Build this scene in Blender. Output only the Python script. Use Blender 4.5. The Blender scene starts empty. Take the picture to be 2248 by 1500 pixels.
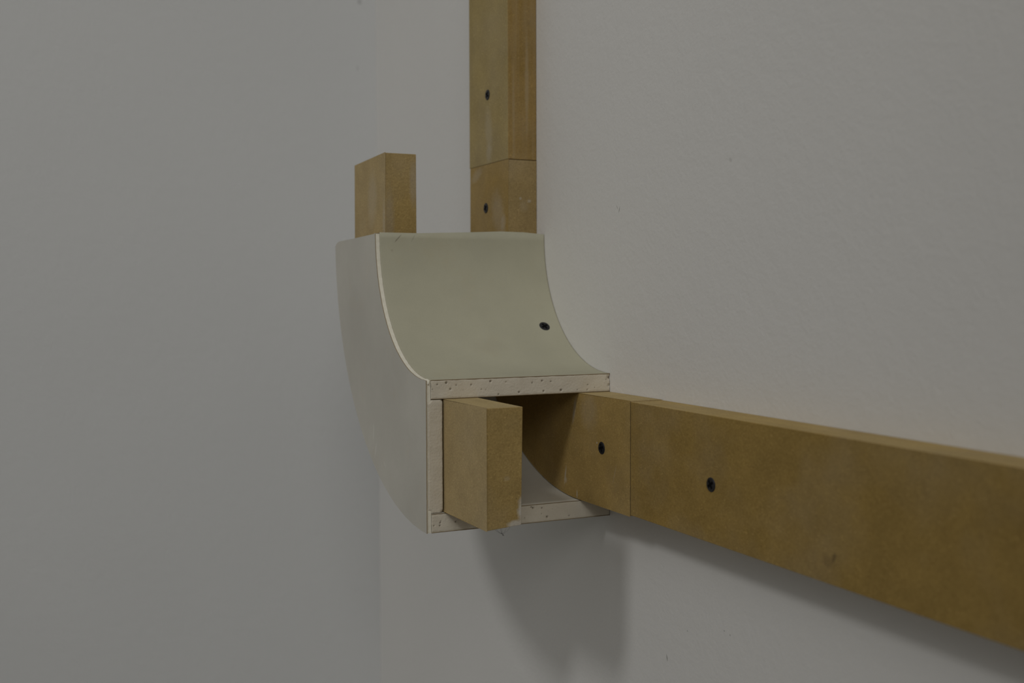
import bpy, bmesh, math, random
from mathutils import Vector, Matrix, noise
random.seed(4)
S = bpy.context.scene
COL = S.collection
MM = 0.001
ZE = 1.25                      # height of the elbow's centre of curvature above the floor

# ------------------------------------------------------------------ camera
cd = bpy.data.cameras.new('camera')
cd.sensor_fit = 'HORIZONTAL'; cd.sensor_width = 36.0
cd.lens = 2435.48 / 2248 * 36.0
cam = bpy.data.objects.new('camera', cd); COL.objects.link(cam)
yaw, pit, rol = math.radians(-25.53), math.radians(-2.39), math.radians(-0.17)
fw = Vector((-math.cos(yaw) * math.cos(pit), -math.sin(yaw) * math.cos(pit), math.sin(pit)))
rt = fw.cross(Vector((0, 0, 1))).normalized(); up = rt.cross(fw)
r2 = rt * math.cos(rol) + up * math.sin(rol); u2 = up * math.cos(rol) - rt * math.sin(rol)
M = Matrix((r2, u2, -fw)).transposed().to_4x4()
M.translation = Vector((0.70076, -0.41409, ZE - 0.04712))
cam.matrix_world = M
cd.clip_start = 0.01
cd.dof.use_dof = True; cd.dof.focus_distance = 0.77; cd.dof.aperture_fstop = 7.0
S.camera = cam

# ------------------------------------------------------------------ world, lights, exposure
w = bpy.data.worlds.new('world'); S.world = w; w.use_nodes = True
wt = w.node_tree; bg = wt.nodes['Background']
# a white room's ambient light: pale ceiling and walls above, darker floor below, even all round
W_UP, W_DN = (1.0, 0.985, 0.945, 0.285), (1.0, 0.95, 0.88, 0.012)
gtc = wt.nodes.new('ShaderNodeTexCoord'); gsx = wt.nodes.new('ShaderNodeSeparateXYZ'); grp = wt.nodes.new('ShaderNodeMapRange')
grp.inputs[1].default_value = -0.35; grp.inputs[2].default_value = 0.6
gmx = wt.nodes.new('ShaderNodeMix'); gmx.data_type = 'RGBA'
gmx.inputs[6].default_value = [W_DN[i] * W_DN[3] for i in range(3)] + [1]
gmx.inputs[7].default_value = [W_UP[i] * W_UP[3] for i in range(3)] + [1]
wt.links.new(gtc.outputs['Generated'], gsx.inputs[0]); wt.links.new(gsx.outputs[2], grp.inputs[0])
wt.links.new(grp.outputs[0], gmx.inputs[0]); wt.links.new(gmx.outputs[2], bg.inputs[0])
bg.inputs[1].default_value = 1.0
S.view_settings.view_transform = 'Standard'; S.view_settings.look = 'None'
S.view_settings.gamma = 1; S.view_settings.use_curve_mapping = False
S.view_settings.exposure = 0.0

def lamp(name, loc, power, aim, size=0.34, col=(1.0, 0.985, 0.95)):
    l = bpy.data.lights.new(name, 'AREA'); l.shape = 'DISK'; l.size = size
    l.energy = power; l.color = col
    o = bpy.data.objects.new(name, l); COL.objects.link(o); o.location = loc
    o.rotation_euler = (Vector(aim) - Vector(loc)).to_track_quat('-Z', 'Y').to_euler()
AIM = (0, 0, ZE - 0.15)
P_KEY, P_SOFT = 56.0, 12.5
kl = bpy.data.lights.new('gallery_spotlight', 'SPOT'); kl.shadow_soft_size = 0.20; kl.energy = P_KEY; kl.color = (0.985, 0.99, 0.985)
kl.spot_size = math.radians(37); kl.spot_blend = 1.0
ko = bpy.data.objects.new('gallery_spotlight', kl); COL.objects.link(ko); ko.location = (0.90, -2.08, ZE + 1.83)
ko.rotation_euler = (Vector((-0.27, -0.08, ZE - 0.04)) - ko.location).to_track_quat('-Z', 'Y').to_euler()
lamp('added_side_fill', (2.9, -1.3, ZE + 1.35), P_SOFT, AIM, 1.2)  # soft fill added for the left wall and viewer-facing ends, no visible fixture

# ------------------------------------------------------------------ materials
def nt(name, rough=0.9, spec=0.3):
    m = bpy.data.materials.new(name); m.use_nodes = True
    t = m.node_tree; b = t.nodes['Principled BSDF']
    b.inputs['Roughness'].default_value = rough
    b.inputs['Specular IOR Level'].default_value = spec
    return m, t, b
def node(t, kind, **kw):
    n = t.nodes.new(kind)
    for k, v in kw.items():
        if k.startswith('i_'): n.inputs[k[2:].replace('_', ' ')].default_value = v
        else: setattr(n, k, v)
    return n
def coords(t, scale=(1, 1, 1)):
    tc = node(t, 'ShaderNodeTexCoord'); mp = node(t, 'ShaderNodeMapping')
    mp.inputs['Scale'].default_value = scale
    t.links.new(tc.outputs['Object'], mp.inputs[0]); return mp.outputs[0]
def noise_fac(t, co, scale, detail=4, rough=0.6, lo=0.3, hi=0.7):
    n = node(t, 'ShaderNodeTexNoise'); n.inputs['Scale'].default_value = scale
    n.inputs['Detail'].default_value = detail; n.inputs['Roughness'].default_value = rough
    t.links.new(co, n.inputs['Vector'])
    r = node(t, 'ShaderNodeMapRange'); r.inputs[1].default_value = lo; r.inputs[2].default_value = hi
    t.links.new(n.outputs[0], r.inputs[0]); return r.outputs[0], n.outputs[0]
def mixc(t, fac, a, b, mode='MIX'):
    m = node(t, 'ShaderNodeMix', data_type='RGBA', blend_type=mode)
    if isinstance(fac, float): m.inputs[0].default_value = fac
    else: t.links.new(fac, m.inputs[0])
    for i, c in ((6, a), (7, b)):
        if isinstance(c, tuple): m.inputs[i].default_value = (*c, 1)
        else: t.links.new(c, m.inputs[i])
    return m.outputs[2]
def math_(t, op, a, b=None):
    m = node(t, 'ShaderNodeMath', operation=op, use_clamp=(op == 'MULTIPLY'))
    for i, x in ((0, a), (1, b)):
        if x is None: continue
        if isinstance(x, (int, float)): m.inputs[i].default_value = x
        else: t.links.new(x, m.inputs[i])
    return m.outputs[0]
def bumps(t, b, hs):
    prev = None
    for h, dist, st in hs:
        n = node(t, 'ShaderNodeBump'); n.inputs['Distance'].default_value = dist; n.inputs['Strength'].default_value = st
        t.links.new(h, n.inputs['Height'])
        if prev: t.links.new(prev, n.inputs['Normal'])
        prev = n.outputs[0]
    t.links.new(prev, b.inputs['Normal'])
def marks(t, base, ms):
    """real stains and scuffs: (centre mm, radii mm, tilt about Y in degrees, strength, colour)"""
    for c, r, ang, st, colr in ms:
        tc = node(t, 'ShaderNodeTexCoord')
        mp = node(t, 'ShaderNodeMapping', vector_type='TEXTURE')
        mp.inputs['Location'].default_value = [x * MM for x in c]
        mp.inputs['Rotation'].default_value = (0, math.radians(ang), 0) if not isinstance(ang, tuple) else [math.radians(a) for a in ang]
        mp.inputs['Scale'].default_value = [x * MM for x in r]
        t.links.new(tc.outputs['Object'], mp.inputs[0])
        ln = node(t, 'ShaderNodeVectorMath', operation='LENGTH'); t.links.new(mp.outputs[0], ln.inputs[0])
        f, _ = noise_fac(t, coords(t), 260, 5, 0.7, 0.3, 0.75)
        s = math_(t, 'SUBTRACT', 1.0, ln.outputs['Value'])
        s = math_(t, 'ADD', s, math_(t, 'MULTIPLY', f, 0.35)); s = math_(t, 'SUBTRACT', s, 0.15)
        s = math_(t, 'MULTIPLY', s, 1.8)
        base = mixc(t, math_(t, 'MULTIPLY', s, st), base, colr)
    return base

def paint(name, colr, ms=()):
    m, t, b = nt(name, 0.75, 0.25)
    co = coords(t)
    f, _ = noise_fac(t, co, 3.0, 3)
    c = mixc(t, f, tuple(x * 0.985 for x in colr), tuple(min(1, x * 1.015) for x in colr))
    c = marks(t, c, ms)
    t.links.new(c, b.inputs['Base Color'])
    _, h1 = noise_fac(t, co, 330, 3, 0.55); _, h2 = noise_fac(t, co, 95, 2, 0.5)
    bumps(t, b, [(h1, 0.0006, 0.38), (h2, 0.0010, 0.28)])
    return m
DK = (0.06, 0.05, 0.045)
M_WALL = paint('wall_paint', (0.755, 0.74, 0.71), [
    ((13, 0, 14), (0.5, 3, 3.2), 20, 0.55, DK), ((10, 0, 16), (0.4, 3, 2.2), -30, 0.4, DK),
    ((76, 0, -293), (0.45, 3, 3.0), -12, 0.8, DK), ((140, 0, -257), (0.9, 3, 0.5), 0, 0.5, DK),
    ((146, 0, -258), (0.8, 3, 0.5), 0, 0.5, DK), ((100, 0, -268), (0.6, 3, 0.7), 0, 0.4, DK),
    ((144, 0, 35), (2.2, 3, 1.5), 30, 0.25, (.3, .3, .28))])
M_WALL_L = paint('side_wall_paint_shaded', (0.69, 0.695, 0.69), [  # same paint as the right wall, its shade put in as a darker tone
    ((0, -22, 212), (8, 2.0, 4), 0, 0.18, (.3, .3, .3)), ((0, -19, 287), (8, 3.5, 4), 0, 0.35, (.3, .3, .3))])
M_CEIL = paint('ceiling_paint', (0.75, 0.75, 0.73))
def floor_mat():
    m, t, b = nt('floor_concrete', 0.6)
    f, h = noise_fac(t, coords(t), 2.5, 6)
    t.links.new(mixc(t, f, (0.24, 0.235, 0.225), (0.31, 0.305, 0.29)), b.inputs['Base Color'])
    bumps(t, b, [(h, 0.002, 0.3)]); return m
M_FLOOR = floor_mat()

def mdf(name, colr, ms=(), streak=None, speck=0.65, fine=0.42, bump=0.35):
    m, t, b = nt(name, 0.82, 0.2)
    co = coords(t)
    f1, _ = noise_fac(t, co, 38, 4, 0.6)
    c = mixc(t, f1, tuple(x * 0.88 for x in colr), tuple(x * 1.12 for x in colr))
    f2, h2 = noise_fac(t, co, 800, 3, 0.8, 0.38, 0.72)
    c = mixc(t, math_(t, 'MULTIPLY', f2, fine), c, (colr[0] * 0.5, colr[1] * 0.45, colr[2] * 0.4))
    f3, _ = noise_fac(t, co, 420, 3, 0.8, 0.62, 0.78)
    c = mixc(t, math_(t, 'MULTIPLY', f3, speck), c, (colr[0] * 0.30, colr[1] * 0.26, colr[2] * 0.25))
    f5, _ = noise_fac(t, coords(t, (1.0, 1.0, 1.3)), 640, 2, 0.7, 0.60, 0.74)
    c = mixc(t, math_(t, 'MULTIPLY', f5, 0.45), c, tuple(min(1, x * 1.75 + 0.03) for x in colr))
    f4, _ = noise_fac(t, co, 14, 3, 0.6, 0.45, 0.75)
    c = mixc(t, math_(t, 'MULTIPLY', f4, 0.22), c, (0.42, 0.37, 0.29))
    if streak:                                                    # sawn-edge streaks
        fs, _ = noise_fac(t, coords(t, streak[0]), 60, 4, 0.6, 0.45, 0.7)
        c = mixc(t, math_(t, 'MULTIPLY', fs, streak[1]), c, streak[2])
    c = marks(t, c, ms)
    t.links.new(c, b.inputs['Base Color'])
    _, h = noise_fac(t, co, 700, 4, 0.7)
    _, hb_ = noise_fac(t, co, 330, 3, 0.6)
    bumps(t, b, [(h, 0.0004, bump), (hb_, 0.0006, bump * 0.8)])
    return m
WH = (0.55, 0.51, 0.44)
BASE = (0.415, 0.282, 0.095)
LITE = (0.42, 0.322, 0.138)

def plaster_mat():
    m, t, b = nt('gypsum_core', 0.95, 0.1)
    co = coords(t)
    f, _ = noise_fac(t, co, 60, 4)
    c = mixc(t, f, (0.635, 0.575, 0.470), (0.70, 0.645, 0.535))
    f2, _ = noise_fac(t, co, 420, 4, 0.7, 0.66, 0.76)
    c = mixc(t, math_(t, 'MULTIPLY', f2, 0.5), c, (0.28, 0.22, 0.16))
    at = node(t, 'ShaderNodeVertexColor', layer_name='pit')       # darker colour in the modelled air pits
    c = mixc(t, math_(t, 'MULTIPLY', at.outputs[0], 0.8), c, (0.16, 0.125, 0.09))
    t.links.new(c, b.inputs['Base Color'])
    _, h = noise_fac(t, co, 900, 4, 0.7); _, h2 = noise_fac(t, coords(t, (1, 0.15, 1)), 250, 3, 0.6)
    bumps(t, b, [(h, 0.0004, 0.5), (h2, 0.0004, 0.35)])
    return m
M_CORE = plaster_mat()
def filler_mat():
    m, t, b = nt('gypsum_filler', 0.9, 0.15)
    f, h = noise_fac(t, coords(t), 300, 4)
    t.links.new(mixc(t, f, (0.78, 0.74, 0.61), (0.86, 0.82, 0.70)), b.inputs['Base Color'])
    bumps(t, b, [(h, 0.0005, 0.5)]); return m
M_FILL = filler_mat()
def paper(name, colr, ms=(), fib=(1, 1, 1)):
    m, t, b = nt(name, 0.88, 0.2)
    co = coords(t)
    f, _ = noise_fac(t, co, 11, 4, 0.6)
    c = mixc(t, f, tuple(x * 0.93 for x in colr), tuple(x * 1.07 for x in colr))
    f2, h = noise_fac(t, coords(t, fib), 900, 3, 0.7)
    c = mixc(t, math_(t, 'MULTIPLY', f2, 0.10), c, tuple(x * 0.6 for x in colr))
    f3, _ = noise_fac(t, co, 26, 6, 0.75, 0.54, 0.78)
    c = mixc(t, math_(t, 'MULTIPLY', f3, 0.25), c, (colr[0] * 0.98, colr[1] * 0.86, colr[2] * 0.72))
    c = marks(t, c, ms)
    t.links.new(c, b.inputs['Base Color'])
    bumps(t, b, [(h, 0.00015, 0.4)])
    return m
M_PAPER_IN = paper('ivory_board_paper', (0.49, 0.472, 0.358), [
    ((-104.5, -125.8, -3.4), (3, 0.5, 4.6), (-42, 0, 0), 0.6, (.16, .13, .10)), ((-104.5, -127.6, -5.2), (3, 0.5, 2.0), (-35, 0, 0), 0.4, (.2, .17, .13)),
    ((-104.5, -113.5, -3), (3, 0.5, 4), (-30, 0, 0), 0.3, (.2, .17, .13)), ((-104.5, -131, -12.7), (3, 1.6, 1.2), 0, 0.25, (.25, .2, .15)),
    ((-60, -70, -85), (14, 20, 8), 0, 0.18, (.40, .37, .29))])
M_PAPER_SIDE = paper('ivory_board_paper_side', (0.605, 0.58, 0.51), [
    ((-112.1, -144.5, -152.4), (1.2, 3, 9), 8, 0.55, (.75, .73, .66)), ((-107, -144.5, -165), (1.1, 3, 8), 20, 0.5, (.75, .73, .66)),
    ((-86, -144.5, -173.5), (4, 3, 1.4), 35, 0.25, (.75, .73, .66)), ((-118, -144.5, -158), (8, 3, 14), 10, 0.15, (.7, .68, .6))])
M_PAPER_EDGE, t_, b_ = nt('torn_paper_edge', 0.95, 0.1); b_.inputs['Base Color'].default_value = (0.30, 0.235, 0.15, 1)
M_SCREW, t_, b_ = nt('black_phosphate_steel', 0.42, 0.5)
b_.inputs['Base Color'].default_value = (0.022, 0.022, 0.025, 1); b_.inputs['Metallic'].default_value = 0.3
M_RECESS, t_, b_ = nt('screw_recess_shade', 0.8, 0.1); b_.inputs['Base Color'].default_value = (0.004, 0.004, 0.004, 1)  # shallow cross painted near black in place of shade in a deep recess
M_FIBRE, t_, b_ = nt('dust_fibre', 0.9, 0.1); b_.inputs['Base Color'].default_value = (0.06, 0.055, 0.05, 1)

# ------------------------------------------------------------------ mesh helpers
def link(name, bm, mats, parent=None, smooth=False):
    me = bpy.data.meshes.new(name)
    bmesh.ops.recalc_face_normals(bm, faces=bm.faces[:])
    bm.to_mesh(me); bm.free()
    for m in (mats if isinstance(mats, (list, tuple)) else [mats]): me.materials.append(m)
    if smooth:
        for p in me.polygons: p.use_smooth = True
    o = bpy.data.objects.new(name, me); COL.objects.link(o)
    if parent: o.parent = parent
    return o
def tag(o, label, cat, group=None):
    o['label'] = label; o['category'] = cat
    if group: o['group'] = group
def box_bm(x0, x1, y0, y1, z0, z1, bev=0, edge_faces='Y', seg=2):
    """mm; material slot 1 on every face that is not +-Y"""
    bm = bmesh.new()
    bmesh.ops.create_cube(bm, size=1)
    for v in bm.verts:
        v.co = Vector(((x0 + x1) / 2 + v.co.x * (x1 - x0), (y0 + y1) / 2 + v.co.y * (y1 - y0), (z0 + z1) / 2 + v.co.z * (z1 - z0))) * MM
    return bm
def finish(bm, bev=0.35):
    bm.normal_update()
    es = [e for e in bm.edges if len(e.link_faces) == 2 and e.calc_face_angle() > 0.6]
    if bev: bmesh.ops.bevel(bm, geom=es, offset=bev * MM, segments=2, profile=0.5, affect='EDGES')
    bm.normal_update()
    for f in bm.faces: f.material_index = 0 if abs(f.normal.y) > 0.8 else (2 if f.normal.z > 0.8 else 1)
    return bm

# ------------------------------------------------------------------ setting
def slab(name, a, b, mat):
    bm = bmesh.new(); bmesh.ops.create_cube(bm, size=1)
    for v in bm.verts:
        v.co = Vector([(a[i] + b[i]) / 2 + v.co[i] * (b[i] - a[i]) for i in range(3)])
    o = link(name, bm, mat); o['kind'] = 'structure'
    return o
def setting(o):          # object coordinates measured from the elbow's centre
    for v in o.data.vertices: v.co.z -= ZE
    o.location.z = ZE
XL = -0.5265; CEIL = 3.25
o = slab('wall_right', (XL, 0, 0), (3.2, 0.12, CEIL), M_WALL); setting(o)
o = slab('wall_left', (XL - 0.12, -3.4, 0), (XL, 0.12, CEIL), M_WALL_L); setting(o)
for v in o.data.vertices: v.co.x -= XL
o.location.x = XL
slab('floor', (XL - 0.12, -3.4, -0.1), (3.2, 0.12, 0), M_FLOOR)

# ------------------------------------------------------------------ screws
def screw_bm(R=4.4):
    """black countersunk head with a cross recess: face up +Z, at z=0, bugle neck and shank going down"""
    bm = bmesh.new()
    nr, na = 9, 40
    rings = []
    for i in range(nr + 1):
        rr = R * i / nr; ring = []
        for k in range(na):
            a = 2 * math.pi * k / na
            x, y = rr * math.cos(a), rr * math.sin(a)
            z = 0.45 - 0.2 * (rr / R) ** 4 - (0.3 if i == nr else 0)
            arm = min(abs(x), abs(y)); reach = max(abs(x), abs(y))
            if reach < 2.5 and arm < 0.62: z = 0.02
            if i == 0 and k: ring.append(ring[0]); continue
            ring.append(bm.verts.new((x * MM, y * MM, z * MM)))
        rings.append(ring)
    for rr, z in ((R * 0.93, -0.8), (R * 0.6, -2.0), (R * 0.42, -4.0), (R * 0.40, -16), (0.3, -20)):
        rings.append([bm.verts.new((rr * math.cos(2 * math.pi * k / na) * MM, rr * math.sin(2 * math.pi * k / na) * MM, z * MM)) for k in range(na)])
    for i in range(len(rings) - 1):
        for k in range(na):
            k2 = (k + 1) % na
            vs = [rings[i][k], rings[i + 1][k], rings[i + 1][k2], rings[i][k2]]
            vs = list(dict.fromkeys(vs))
            if len(vs) >= 3:
                fc = bm.faces.new(vs)
                if i < 7 and min(v.co.z for v in vs) < 0.1 * MM: fc.material_index = 1
    bm.faces.new(rings[-1])
    return bm
def assembly(name, base, bm, mats):
    """an Empty at the thing's base (mm from the elbow's centre) carrying its board; returns the Empty"""
    e = bpy.data.objects.new(name, None); COL.objects.link(e); e.empty_display_size = 0.03
    e.location = Vector(base) * MM + Vector((0, 0, ZE))
    b = link('board', bm, mats, e); b.location = Vector(base) * -MM
    return e
def rel(e): return Vector((0, 0, ZE)) - Vector(e.location)
screw_mesh = None
def screw(parent, pos, nrm, spin):
    global screw_mesh
    if screw_mesh is None:
        o = link('screw', screw_bm(), [M_SCREW, M_RECESS], parent); screw_mesh = o.data
    else:
        o = bpy.data.objects.new('screw', screw_mesh); COL.objects.link(o); o.parent = parent
    q = Vector(nrm).to_track_quat('Z', 'Y') @ Matrix.Rotation(spin, 3, 'Z').to_quaternion()
    o.rotation_mode = 'QUATERNION'; o.rotation_quaternion = q
    o.location = rel(parent) + (Vector(pos) * MM) + Vector(nrm).normalized() * 0.0002
    return o

# ------------------------------------------------------------------ MDF bends (one against the wall, one in the mouth's outer side)
R_IN, R_OUT = 117.9, 195.2
def bend_bm(y0, y1, ztop_a, ztop_b, xend, chip=False):
    n = 40
    prof = [(-R_OUT, ztop_a), (-R_IN, ztop_b)]
    prof += [(-R_IN * math.cos(math.pi / 2 * i / n), -R_IN * math.sin(math.pi / 2 * i / n)) for i in range(n + 1)]
    prof += [(xend, -R_IN)]
    if chip: prof += [(xend, -R_OUT)]
    else: prof += [(xend, -R_OUT)]
    prof += [(-R_OUT * math.cos(math.pi / 2 * i / n), -R_OUT * math.sin(math.pi / 2 * i / n)) for i in range(n, -1, -1)]
    bm = bmesh.new()
    A = [bm.verts.new((x * MM, y0 * MM, z * MM)) for x, z in prof]
    B = [bm.verts.new((x * MM, y1 * MM, z * MM)) for x, z in prof]
    N = len(prof)
    for i in range(N):
        j = (i + 1) % N; bm.faces.new((A[i], A[j], B[j], B[i]))
    # caps as strips between the inner and the outer run
    inner = list(range(1, n + 4)); outer = [0] + list(range(N - 1, n + 3, -1))
    outer = outer[:len(inner)]
    for V in (A, B):
        for k in range(len(inner) - 1):
            vs = list(dict.fromkeys((V[inner[k]], V[inner[k + 1]], V[outer[k + 1]], V[outer[k]])))
            if len(vs) > 2: bm.faces.new(vs)
    return bm
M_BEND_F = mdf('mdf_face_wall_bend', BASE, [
    ((-21, -26, -181), (1.4, 5, 9), 12, 0.45, WH), ((-20, -26, -184), (2.2, 5, 3), 20, 0.35, WH), ((-7, -26, -131), (2.4, 5, 12), 14, 0.35, (.40, .40, .38)),
    ((-3, -26, -192), (1, 5, 4), 0, 0.6, WH), ((14, -26, -130), (14, 5, 16), 0, 0.14, WH), ((26, -26, -151), (1.0, 3, 0.9), 0, 0.7, WH),
    ((50, -26, -170), (0.7, 5, 9), 20, 0.15, WH),
    ((-138, -26, 20), (14, 5, 24), -20, 0.22, WH), ((-128, -26, 12), (6, 5, 10), 10, 0.25, WH), ((-182, -26, 56), (14, 5, 6), -20, 0.22, WH)])
M_EDGE_W = mdf('mdf_edge_wall_bend', (0.38, 0.275, 0.12), [((-118, -15, 32), (4, 1.5, 1.4), 0, 0.4, WH), ((-118, -7, 30), (4, 2.2, 1.6), 0, 0.35, WH), ((-118, -12, 26), (4, 5, 6), 0, 0.1, WH)], fine=0.5, bump=0.6)
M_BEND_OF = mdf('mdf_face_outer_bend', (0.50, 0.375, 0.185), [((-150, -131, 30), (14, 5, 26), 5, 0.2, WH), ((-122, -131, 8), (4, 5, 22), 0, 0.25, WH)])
M_EDGE_TOP_LIT = mdf('mdf_edge_top_lit', (0.50, 0.385, 0.185), streak=((0.12, 3, 1), 0.4, (0.38, 0.28, 0.13)), fine=0.35)  # upward edges of the bends, light from above painted in as a paler tone
M_EDGE_O = mdf('mdf_edge_outer_bend', (0.405, 0.285, 0.105), [
    ((70.5, -106, -184), (3, 4.0, 12), 0, 0.95, (.54, .50, .43)), ((70.5, -111, -192.5), (3, 7, 3.2), 0, 0.9, (.54, .50, .43)),
    ((70.5, -117, -163), (3, 3, 2), 0, 0.15, WH), ((-118, -108, 40), (3, 4, 22), 0, 0.35, (.4, .36, .3)), ((-118, -128, 10), (3, 5, 30), 0, 0.3, (.33, .3, .25))], fine=0.5, bump=0.75)

wall_bend = assembly('fibreboard_bend', (0, -13, -195.2), finish(bend_bm(-25.9, -0.2, 63.1, 63.1, 69.9)), [M_BEND_F, M_EDGE_W, M_EDGE_TOP_LIT])
tag(wall_bend, 'curved fibreboard bend screwed flat to the wall inside the plasterboard box', 'board', 'fibreboard bends')
screw(wall_bend, (-162.5, -25.9, 26.9), (0, -1, 0), 0.5)
screw(wall_bend, (32.7, -25.9, -153.9), (0, -1, 0), 0.3)
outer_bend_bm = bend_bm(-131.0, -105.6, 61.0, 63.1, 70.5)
# knocked-off lower wall-side corner of the horizontal stub's end
finish(outer_bend_bm, 0.4)
for v in outer_bend_bm.verts:
    c = v.co / MM
    if c.x > 60 and c.z < -194 and c.y > -107.5:
        v.co.z += 1.8 * MM; v.co.y -= 1.3 * MM
outer_bend = assembly('fibreboard_bend', (0, -118, -195.2), outer_bend_bm, [M_BEND_OF, M_EDGE_O, M_EDGE_TOP_LIT])
tag(outer_bend, 'outer fibreboard bend clear of the wall, blunt ends poking out of the box', 'board', 'fibreboard bends')

# fine fibres hanging under the blunt end
bm = bmesh.new()
def strand(pts, rad=0.09):
    prev = None
    for p in pts:
        ring = [bm.verts.new((Vector(p) + Vector((rad * math.cos(a), rad * math.sin(a) * .7, rad * math.sin(a)))) * MM) for a in (0.3, 2.4, 4.5)]
        if prev:
            for k in range(3): bm.faces.new((prev[k], prev[(k + 1) % 3], ring[(k + 1) % 3], ring[k]))
        prev = ring
knot = Vector((64, -117.0, -199.6))
for k in range(9):
    y = -122.5 + k * 1.45 + random.uniform(-.4, .4)
    topp = Vector((64 + random.uniform(-2, 2), y, -195.0))
    mid = (topp + knot) / 2 + Vector((random.uniform(-.5, .5), (y + 117) * 0.28, -0.6))
    pts = [(1 - s) ** 2 * topp + 2 * s * (1 - s) * mid + s * s * knot for s in [i / 6 for i in range(7)]]
    strand(pts, 0.05)
for k in range(7):
    d = Vector((random.uniform(-1, 1), random.uniform(-1.6, 1.6), random.uniform(-1.5, 1.0)))
    strand([knot, knot + d * 0.5, knot + d + Vector((0, .2, .2))], 0.09)
fb = link('fibre_wisp', bm, M_FIBRE, outer_bend); fb.location = rel(outer_bend); fb['kind'] = 'stuff'

# ------------------------------------------------------------------ battens
M_V_F = mdf('mdf_face_vertical', LITE, [((-156, -26, 92), (9, 5, 24), -8, 0.2, WH), ((-156, -26, 72), (7, 5, 10), 0, 0.2, WH)])
M_V_E = mdf('mdf_edge_vertical', (0.345, 0.222, 0.064), [((-118, -9, 125), (4, 2.2, 50), 0, 0.45, (.42, .33, .2)), ((-118, -21, 100), (4, 1.5, 60), 0, 0.3, (.42, .33, .2))],
            streak=((1, 3, 0.12), 0.45, (0.37, 0.27, 0.14)), fine=0.5, bump=0.6)
bm = box_bm(-196.6, -118.1, -26.1, -0.2, 63.6, 1500)
vb = assembly('fibreboard_batten', (-157.3, -13, 63.6), finish(bm), [M_V_F, M_V_E, M_V_E])
tag(vb, 'long vertical fibreboard batten running up the wall above the plasterboard box', 'batten', 'fibreboard battens on the wall')
screw(vb, (-157.8, -26.1, 121.5), (0, -1, 0), 0.9)
screw(vb, (-157.8, -26.1, 900), (0, -1, 0), 0.2)

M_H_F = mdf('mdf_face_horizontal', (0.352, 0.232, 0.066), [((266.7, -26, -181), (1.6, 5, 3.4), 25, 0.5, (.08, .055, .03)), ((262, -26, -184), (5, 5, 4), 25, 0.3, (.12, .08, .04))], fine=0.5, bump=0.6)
M_H_E = mdf('mdf_edge_horizontal', (0.47, 0.34, 0.135), streak=((0.12, 3, 1), 0.4, (0.36, 0.25, 0.11)), fine=0.35)  # edges lightened in colour to stand in for light from above
bm = bmesh.new()
secs = [(70.6, 0), (180, 1), (290, 2), (400, 3), (520, 3.6), (700, 4), (1100, 4)]
prev = None
for x, k in secs:
    ywall = -0.2
    gap = 0.0 if x < 100 else min(1.0, (x - 100) / 300)
    zt = -118.3 - 1.2 * min(1.0, (x - 70) / 330); zb = -194.4 - 1.8 * min(1.0, (x - 70) / 330)
    vs = [bm.verts.new(Vector(p) * MM) for p in ((x, -25.7, zt), (x, ywall, zt), (x, ywall, zb), (x, -25.7, zb))]
    if prev:
        for i in range(4): bm.faces.new((prev[i], prev[(i + 1) % 4], vs[(i + 1) % 4], vs[i]))
    else: bm.faces.new(vs)
    prev = vs
bm.faces.new(prev)
bmesh.ops.recalc_face_normals(bm, faces=bm.faces[:])
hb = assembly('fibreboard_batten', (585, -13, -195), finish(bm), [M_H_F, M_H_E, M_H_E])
tag(hb, 'long horizontal fibreboard batten running along the wall toward the viewer at lower right', 'batten', 'fibreboard battens on the wall')
screw(hb, (161.1, -25.7, -159.9), (0, -1, 0), 0.6)
screw(hb, (800, -25.7, -160), (0, -1, 0), 0.6)

# ------------------------------------------------------------------ plasterboard elbow
r, R, T = 104.4, 209.2, 13.3
YO, YS = -144.2, -140.7         # outer face; where the side panel's thin outer skin ends and the curved boards start
ZB = 209.2
box = bpy.data.objects.new('plasterboard_elbow', None); COL.objects.link(box)
box.location = (0, 0, ZE - ZB * MM); box.empty_display_size = 0.05
tag(box, 'curved plasterboard elbow box fixed to the wall, open below right and above', 'box')
def part(name, bm, mats, parent=box, smooth=False, label=None):
    o = link(name, bm, mats, parent, smooth)
    if parent is box: o.location = (0, 0, ZB * MM)
    if label: o['label'] = label
    return o
def lerp_tab(tab, x):
    if x <= tab[0][0]: return tab[0][1]
    for (a, fa), (b, fb_) in zip(tab, tab[1:]):
        if x <= b: return fa + (fb_ - fa) * (x - a) / (b - a)
    return tab[-1][1]
top_in = [(-141, 0.9), (-110, 0.9), (-66.6, 2.5), (-39, 3.8), (-18.6, 3.5), (0, 2.2)]
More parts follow.
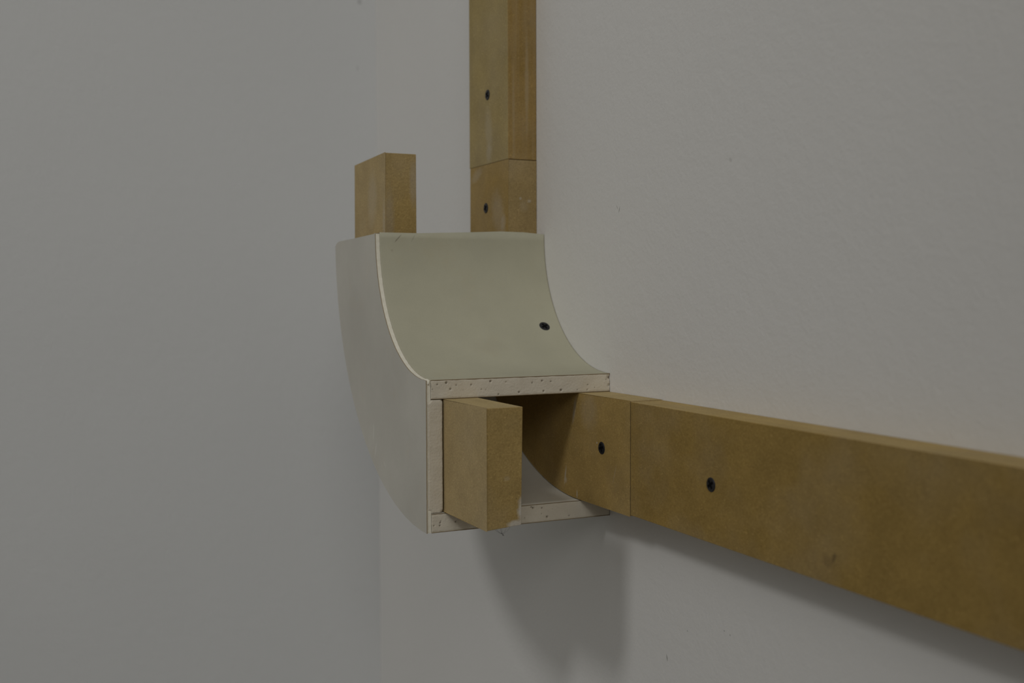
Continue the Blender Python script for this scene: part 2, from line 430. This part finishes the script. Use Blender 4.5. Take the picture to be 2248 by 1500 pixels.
def curved(r0, r1, y0, y1, ztop, mouth=0.0, nth=48, ny=36, mouth_fn=None, cap_end=True, wob=0.0, edge_slot=None):
    """board bent about the Y axis: radii r0<r1, from the top opening round to the mouth (mm)"""
    bm = bmesh.new()
    def pt(rr, th, y, k):
        x, z = -rr * math.cos(th), -rr * math.sin(th)
        z = ztop(y) if k == 0 else min(z, ztop(y) - 0.2 * k)
        if k == nth: x = mouth + (mouth_fn(y) if mouth_fn else 0)
        d = wob * noise.noise(Vector((x * .03, y * .03, z * .03)))
        return bm.verts.new(((x + d * math.cos(th)) * MM, y * MM, (z + d * math.sin(th)) * MM))
    G = {}
    for s, rr in enumerate((r0, r1)):
        for k in range(nth + 1):
            th = math.pi / 2 * k / nth
            for j in range(ny + 1): G[s, k, j] = pt(rr, th, y0 + (y1 - y0) * j / ny, k)
    def f(*q, e=0):
        fc = bm.faces.new(q); fc.material_index = e; return fc
    E = 1 if edge_slot else 0
    for k in range(nth):
        for j in range(ny):
            for s in (0, 1): f(G[s, k, j], G[s, k, j + 1], G[s, k + 1, j + 1], G[s, k + 1, j])
        for j in (0, ny): f(G[0, k, j], G[0, k + 1, j], G[1, k + 1, j], G[1, k, j], e=E)
    for j in range(ny):
        f(G[0, 0, j], G[0, 0, j + 1], G[1, 0, j + 1], G[1, 0, j], e=E)
        if cap_end: f(G[0, nth, j], G[0, nth, j + 1], G[1, nth, j + 1], G[1, nth, j], e=E)
    return bm
PITS_TOP = [(-135.8,-107.6,.7),(-132.8,-108.6,.35),(-129.2,-106.7,1.1),(-126.2,-111.1,.9),(-122.0,-108.6,.6),(-116.9,-112.0,.3),(-110.7,-108.8,.8),(-103.0,-112.2,.6),(-99.5,-112.5,.5),(-96.0,-106.9,1.1),(-84.3,-107.8,.6),(-74.1,-115.4,.9),(-63.7,-109.1,.7),(-55.9,-107.9,.9),(-54.7,-115.4,.9),(-48.8,-108.7,.7),(-40.6,-115.2,1.1),(-27.3,-115.4,.6),(-18.7,-112.3,.6),(-18.9,-115.7,.6),(-3.4,-108.7,.5),(-139.4,-110.8,.5),(-13,-114.3,.4),(-90,-116.2,.7)]
PITS_BOT = [(-138.9,-204.2,.7),(-134.2,-202.6,.8),(-134.5,-204.4,.8),(-133.9,-201.4,.6),(-56.1,-199.0,.8),(-52.0,-205.8,1.1),(-63.3,-198.4,1.0),(-64.8,-197.6,.8),(-34.1,-206.5,.7),(-56.6,-203.3,.4),(-123.0,-202.8,.7),(-117,-200,.6),(-48,-200.5,.4),(-70,-205,.5)]
PITS_SIDE = []
def mouth_cap(bm, y0, y1, z0, z1, pits, step=0.55, x0=0.0, chips=()):
    """finely gridded sawn end of a board on the plane x=0 with real pits and a rough, uneven edge"""
    cl = bm.loops.layers.color.get('pit') or bm.loops.layers.color.new('pit')
    ny = int((y1 - y0) / step); nz = int((z1 - z0) / step)
    V = []; D = {}
    for j in range(nz + 1):
        row = []
        for i in range(ny + 1):
            y = y0 + (y1 - y0) * i / ny; z = z0 + (z1 - z0) * j / nz
            x = x0 + 0.25 + 0.25 * noise.noise(Vector((y * .12, z * .12, 3))) + 0.12 * noise.noise(Vector((y * .9, z * .9, 7)))
            pit_tone = 0.0
            for py, pz, pr in pits:
                pr = pr * 0.78
                d = math.hypot((y - py), (z - pz) * 1.1) / pr
                if d < 1.25:
                    k = max(0, 1.25 - d); x -= min(1.4, 1.8 * k) * pr; pit_tone = max(pit_tone, min(1, k * 1.9))
            e = min(y - y0, y1 - y, z - z0, z1 - z)
            e += 0.35 * noise.noise(Vector((y * .35, z * .35, 11)))
            if e < 0.55: x -= (0.55 - e) * 0.45
            for cy, cz, cr in chips:
                d = math.hypot(y - cy, z - cz) / cr
                if d < 1: x -= 1.6 * (1 - d)
            v = bm.verts.new((x * MM, y * MM, z * MM)); D[v] = pit_tone; row.append(v)
        V.append(row)
    for j in range(nz):
        for i in range(ny):
            fc = bm.faces.new((V[j][i], V[j][i + 1], V[j + 1][i + 1], V[j + 1][i])); fc.smooth = True
            for lp in fc.loops: d = D[lp.vert]; lp[cl] = (d, d, d, 1)
PT = 0.55      # paper thickness
lay = lambda bm: bm.loops.layers.color.new('pit')
# inner (concave, seen from above) board
ztop = lambda y: lerp_tab(top_in, y)
bm = curved(r + PT, r + T - PT, YS + .15, -0.3, lambda y: ztop(y) - 0.3, mouth=-0.9)
lay(bm); mouth_cap(bm, YS + .15, -0.3, -(r + T - PT), -(r + PT), PITS_TOP, chips=[(-0.8, -107.5, 2.6), (-1, -113, 1.4)])
inner = part('curved_panel', bm, M_CORE, label='upper curved plasterboard panel, hollow side up')
wav = lambda seed, a=0.45: (lambda y: 0.25 + a * noise.noise(Vector((y * .16, seed, 0))) + 0.3 * a * noise.noise(Vector((y * .7, seed, 5))))
part('face_paper', curved(r, r + PT, YS + .1, -0.2, ztop, mouth_fn=wav(1), ny=150, wob=0.0, edge_slot=True), [M_PAPER_IN, M_PAPER_EDGE], inner, True)
part('back_paper', curved(r + T - PT, r + T, YS + .1, -0.2, ztop, mouth_fn=wav(2), ny=100, edge_slot=True), [M_PAPER_SIDE, M_PAPER_EDGE], inner, True)
# outer (lower, convex underneath) board
zt2 = lambda y: -3.0
bm = curved(R - T + PT, R - PT, YS + .15, -0.3, zt2, mouth=-0.9)
lay(bm); mouth_cap(bm, YS + .15, -0.3, -(R - PT), -(R - T + PT), PITS_BOT)
outer = part('curved_panel', bm, M_CORE, label='lower curved plasterboard panel, its cut end at the mouth')
part('face_paper', curved(R - PT, R, YS + .1, -0.2, zt2, mouth_fn=wav(3), ny=150, edge_slot=True), [M_PAPER_IN, M_PAPER_EDGE], outer, True)
part('back_paper', curved(R - T, R - T + PT, YS + .1, -0.2, zt2, mouth_fn=wav(4), ny=100, edge_slot=True), [M_PAPER_SIDE, M_PAPER_EDGE], outer, True)
# side panel: thick core between the boards, thin outer layer lapping over their edges
side_top = [(-209, -5.5), (-206.2, -3.7), (-203, -2.6), (-197.6, -1.8), (-152.6, -1.3), (-103.8, -0.2)]
def sector(r0, r1, y0, y1, ztop_tab=None, mouth=0.0, nth=64, nr=24, edge_slot=False, mouth_fn=None):
    bm = bmesh.new(); G = {}
    for s, y in enumerate((y0, y1)):
        for k in range(nth + 1):
            th = math.pi / 2 * k / nth
            for j in range(nr + 1):
                rr = r0 + (r1 - r0) * j / nr
                jag = 0.0
                if j in (0, nr): jag = 0.22 * noise.noise(Vector((th * 30, j, y * .1)))
                x, z = -(rr + jag) * math.cos(th), -(rr + jag) * math.sin(th)
                zt_ = lerp_tab(ztop_tab, x) if ztop_tab else 0
                z = zt_ if k == 0 else min(z, zt_ - 0.25 * k)
                if k == nth: x = mouth + (mouth_fn(z) if mouth_fn else 0)
                G[s, k, j] = bm.verts.new((x * MM, y * MM, z * MM))
    E = 1 if edge_slot else 0
    for k in range(nth):
        for j in range(nr):
            for s in (0, 1): bm.faces.new((G[s, k, j], G[s, k + 1, j], G[s, k + 1, j + 1], G[s, k, j + 1]))
        for j in (0, nr): bm.faces.new((G[0, k, j], G[0, k + 1, j], G[1, k + 1, j], G[1, k, j])).material_index = E
    for j in range(nr):
        for k in (0, nth): bm.faces.new((G[0, k, j], G[0, k, j + 1], G[1, k, j + 1], G[1, k, j])).material_index = E
    return bm
bm = sector(r + T + .3, R - T - .3, YS + .1, -132.3, [(-200, -3), (-100, -1)], mouth=-0.9)
lay(bm); mouth_cap(bm, YS - 2.0, -132.3, -(R - T - .4), -(r + T + .4), [], chips=[(YS - 1.4, -118.2, 2.4), (YS - 1.2, -195.2, 2.2), (-132.5, -195.4, 2.0), (-132.4, -118.2, 1.6)])
side = part('side_panel', bm, M_CORE, label='flat plasterboard side panel facing the room')
bm = sector(r + .15, R - .15, YO + PT, YS, side_top, mouth=-0.2, nth=96, nr=4); lay(bm)
part('outer_layer', bm, M_FILL, side)
part('face_paper', sector(r + .3, R, YO, YO + PT, side_top, nth=96, edge_slot=True, mouth_fn=lambda z: 0.3 + .25 * noise.noise(Vector((z * .2, 0, 0)))), [M_PAPER_SIDE, M_PAPER_EDGE], side)
# lump of filler at the upper front corner
bm = bmesh.new(); bmesh.ops.create_icosphere(bm, subdivisions=4, radius=1)
for v in bm.verts:
    n = 1 + 0.35 * noise.noise(v.co * 1.7 + Vector((3, 1, 2)))
    v.co = Vector((v.co.x * 4.2 * n - 3.4, v.co.y * 1.7 * n - 142.3, v.co.z * 2.6 * n - 106.2)) * MM
part('filler', bm, M_FILL, side, True)
s = screw(box, (0, 0, 0), (76, 0, 71.8), 0.45)
nv = Vector((76.05, 0, 71.8)).normalized()
s.scale = (1, 1, 0.5)                     # its shank ends inside the board
s.location = Vector((-nv.x * (r - .1), -14.7, -nv.z * (r - .1) + ZB)) * MM
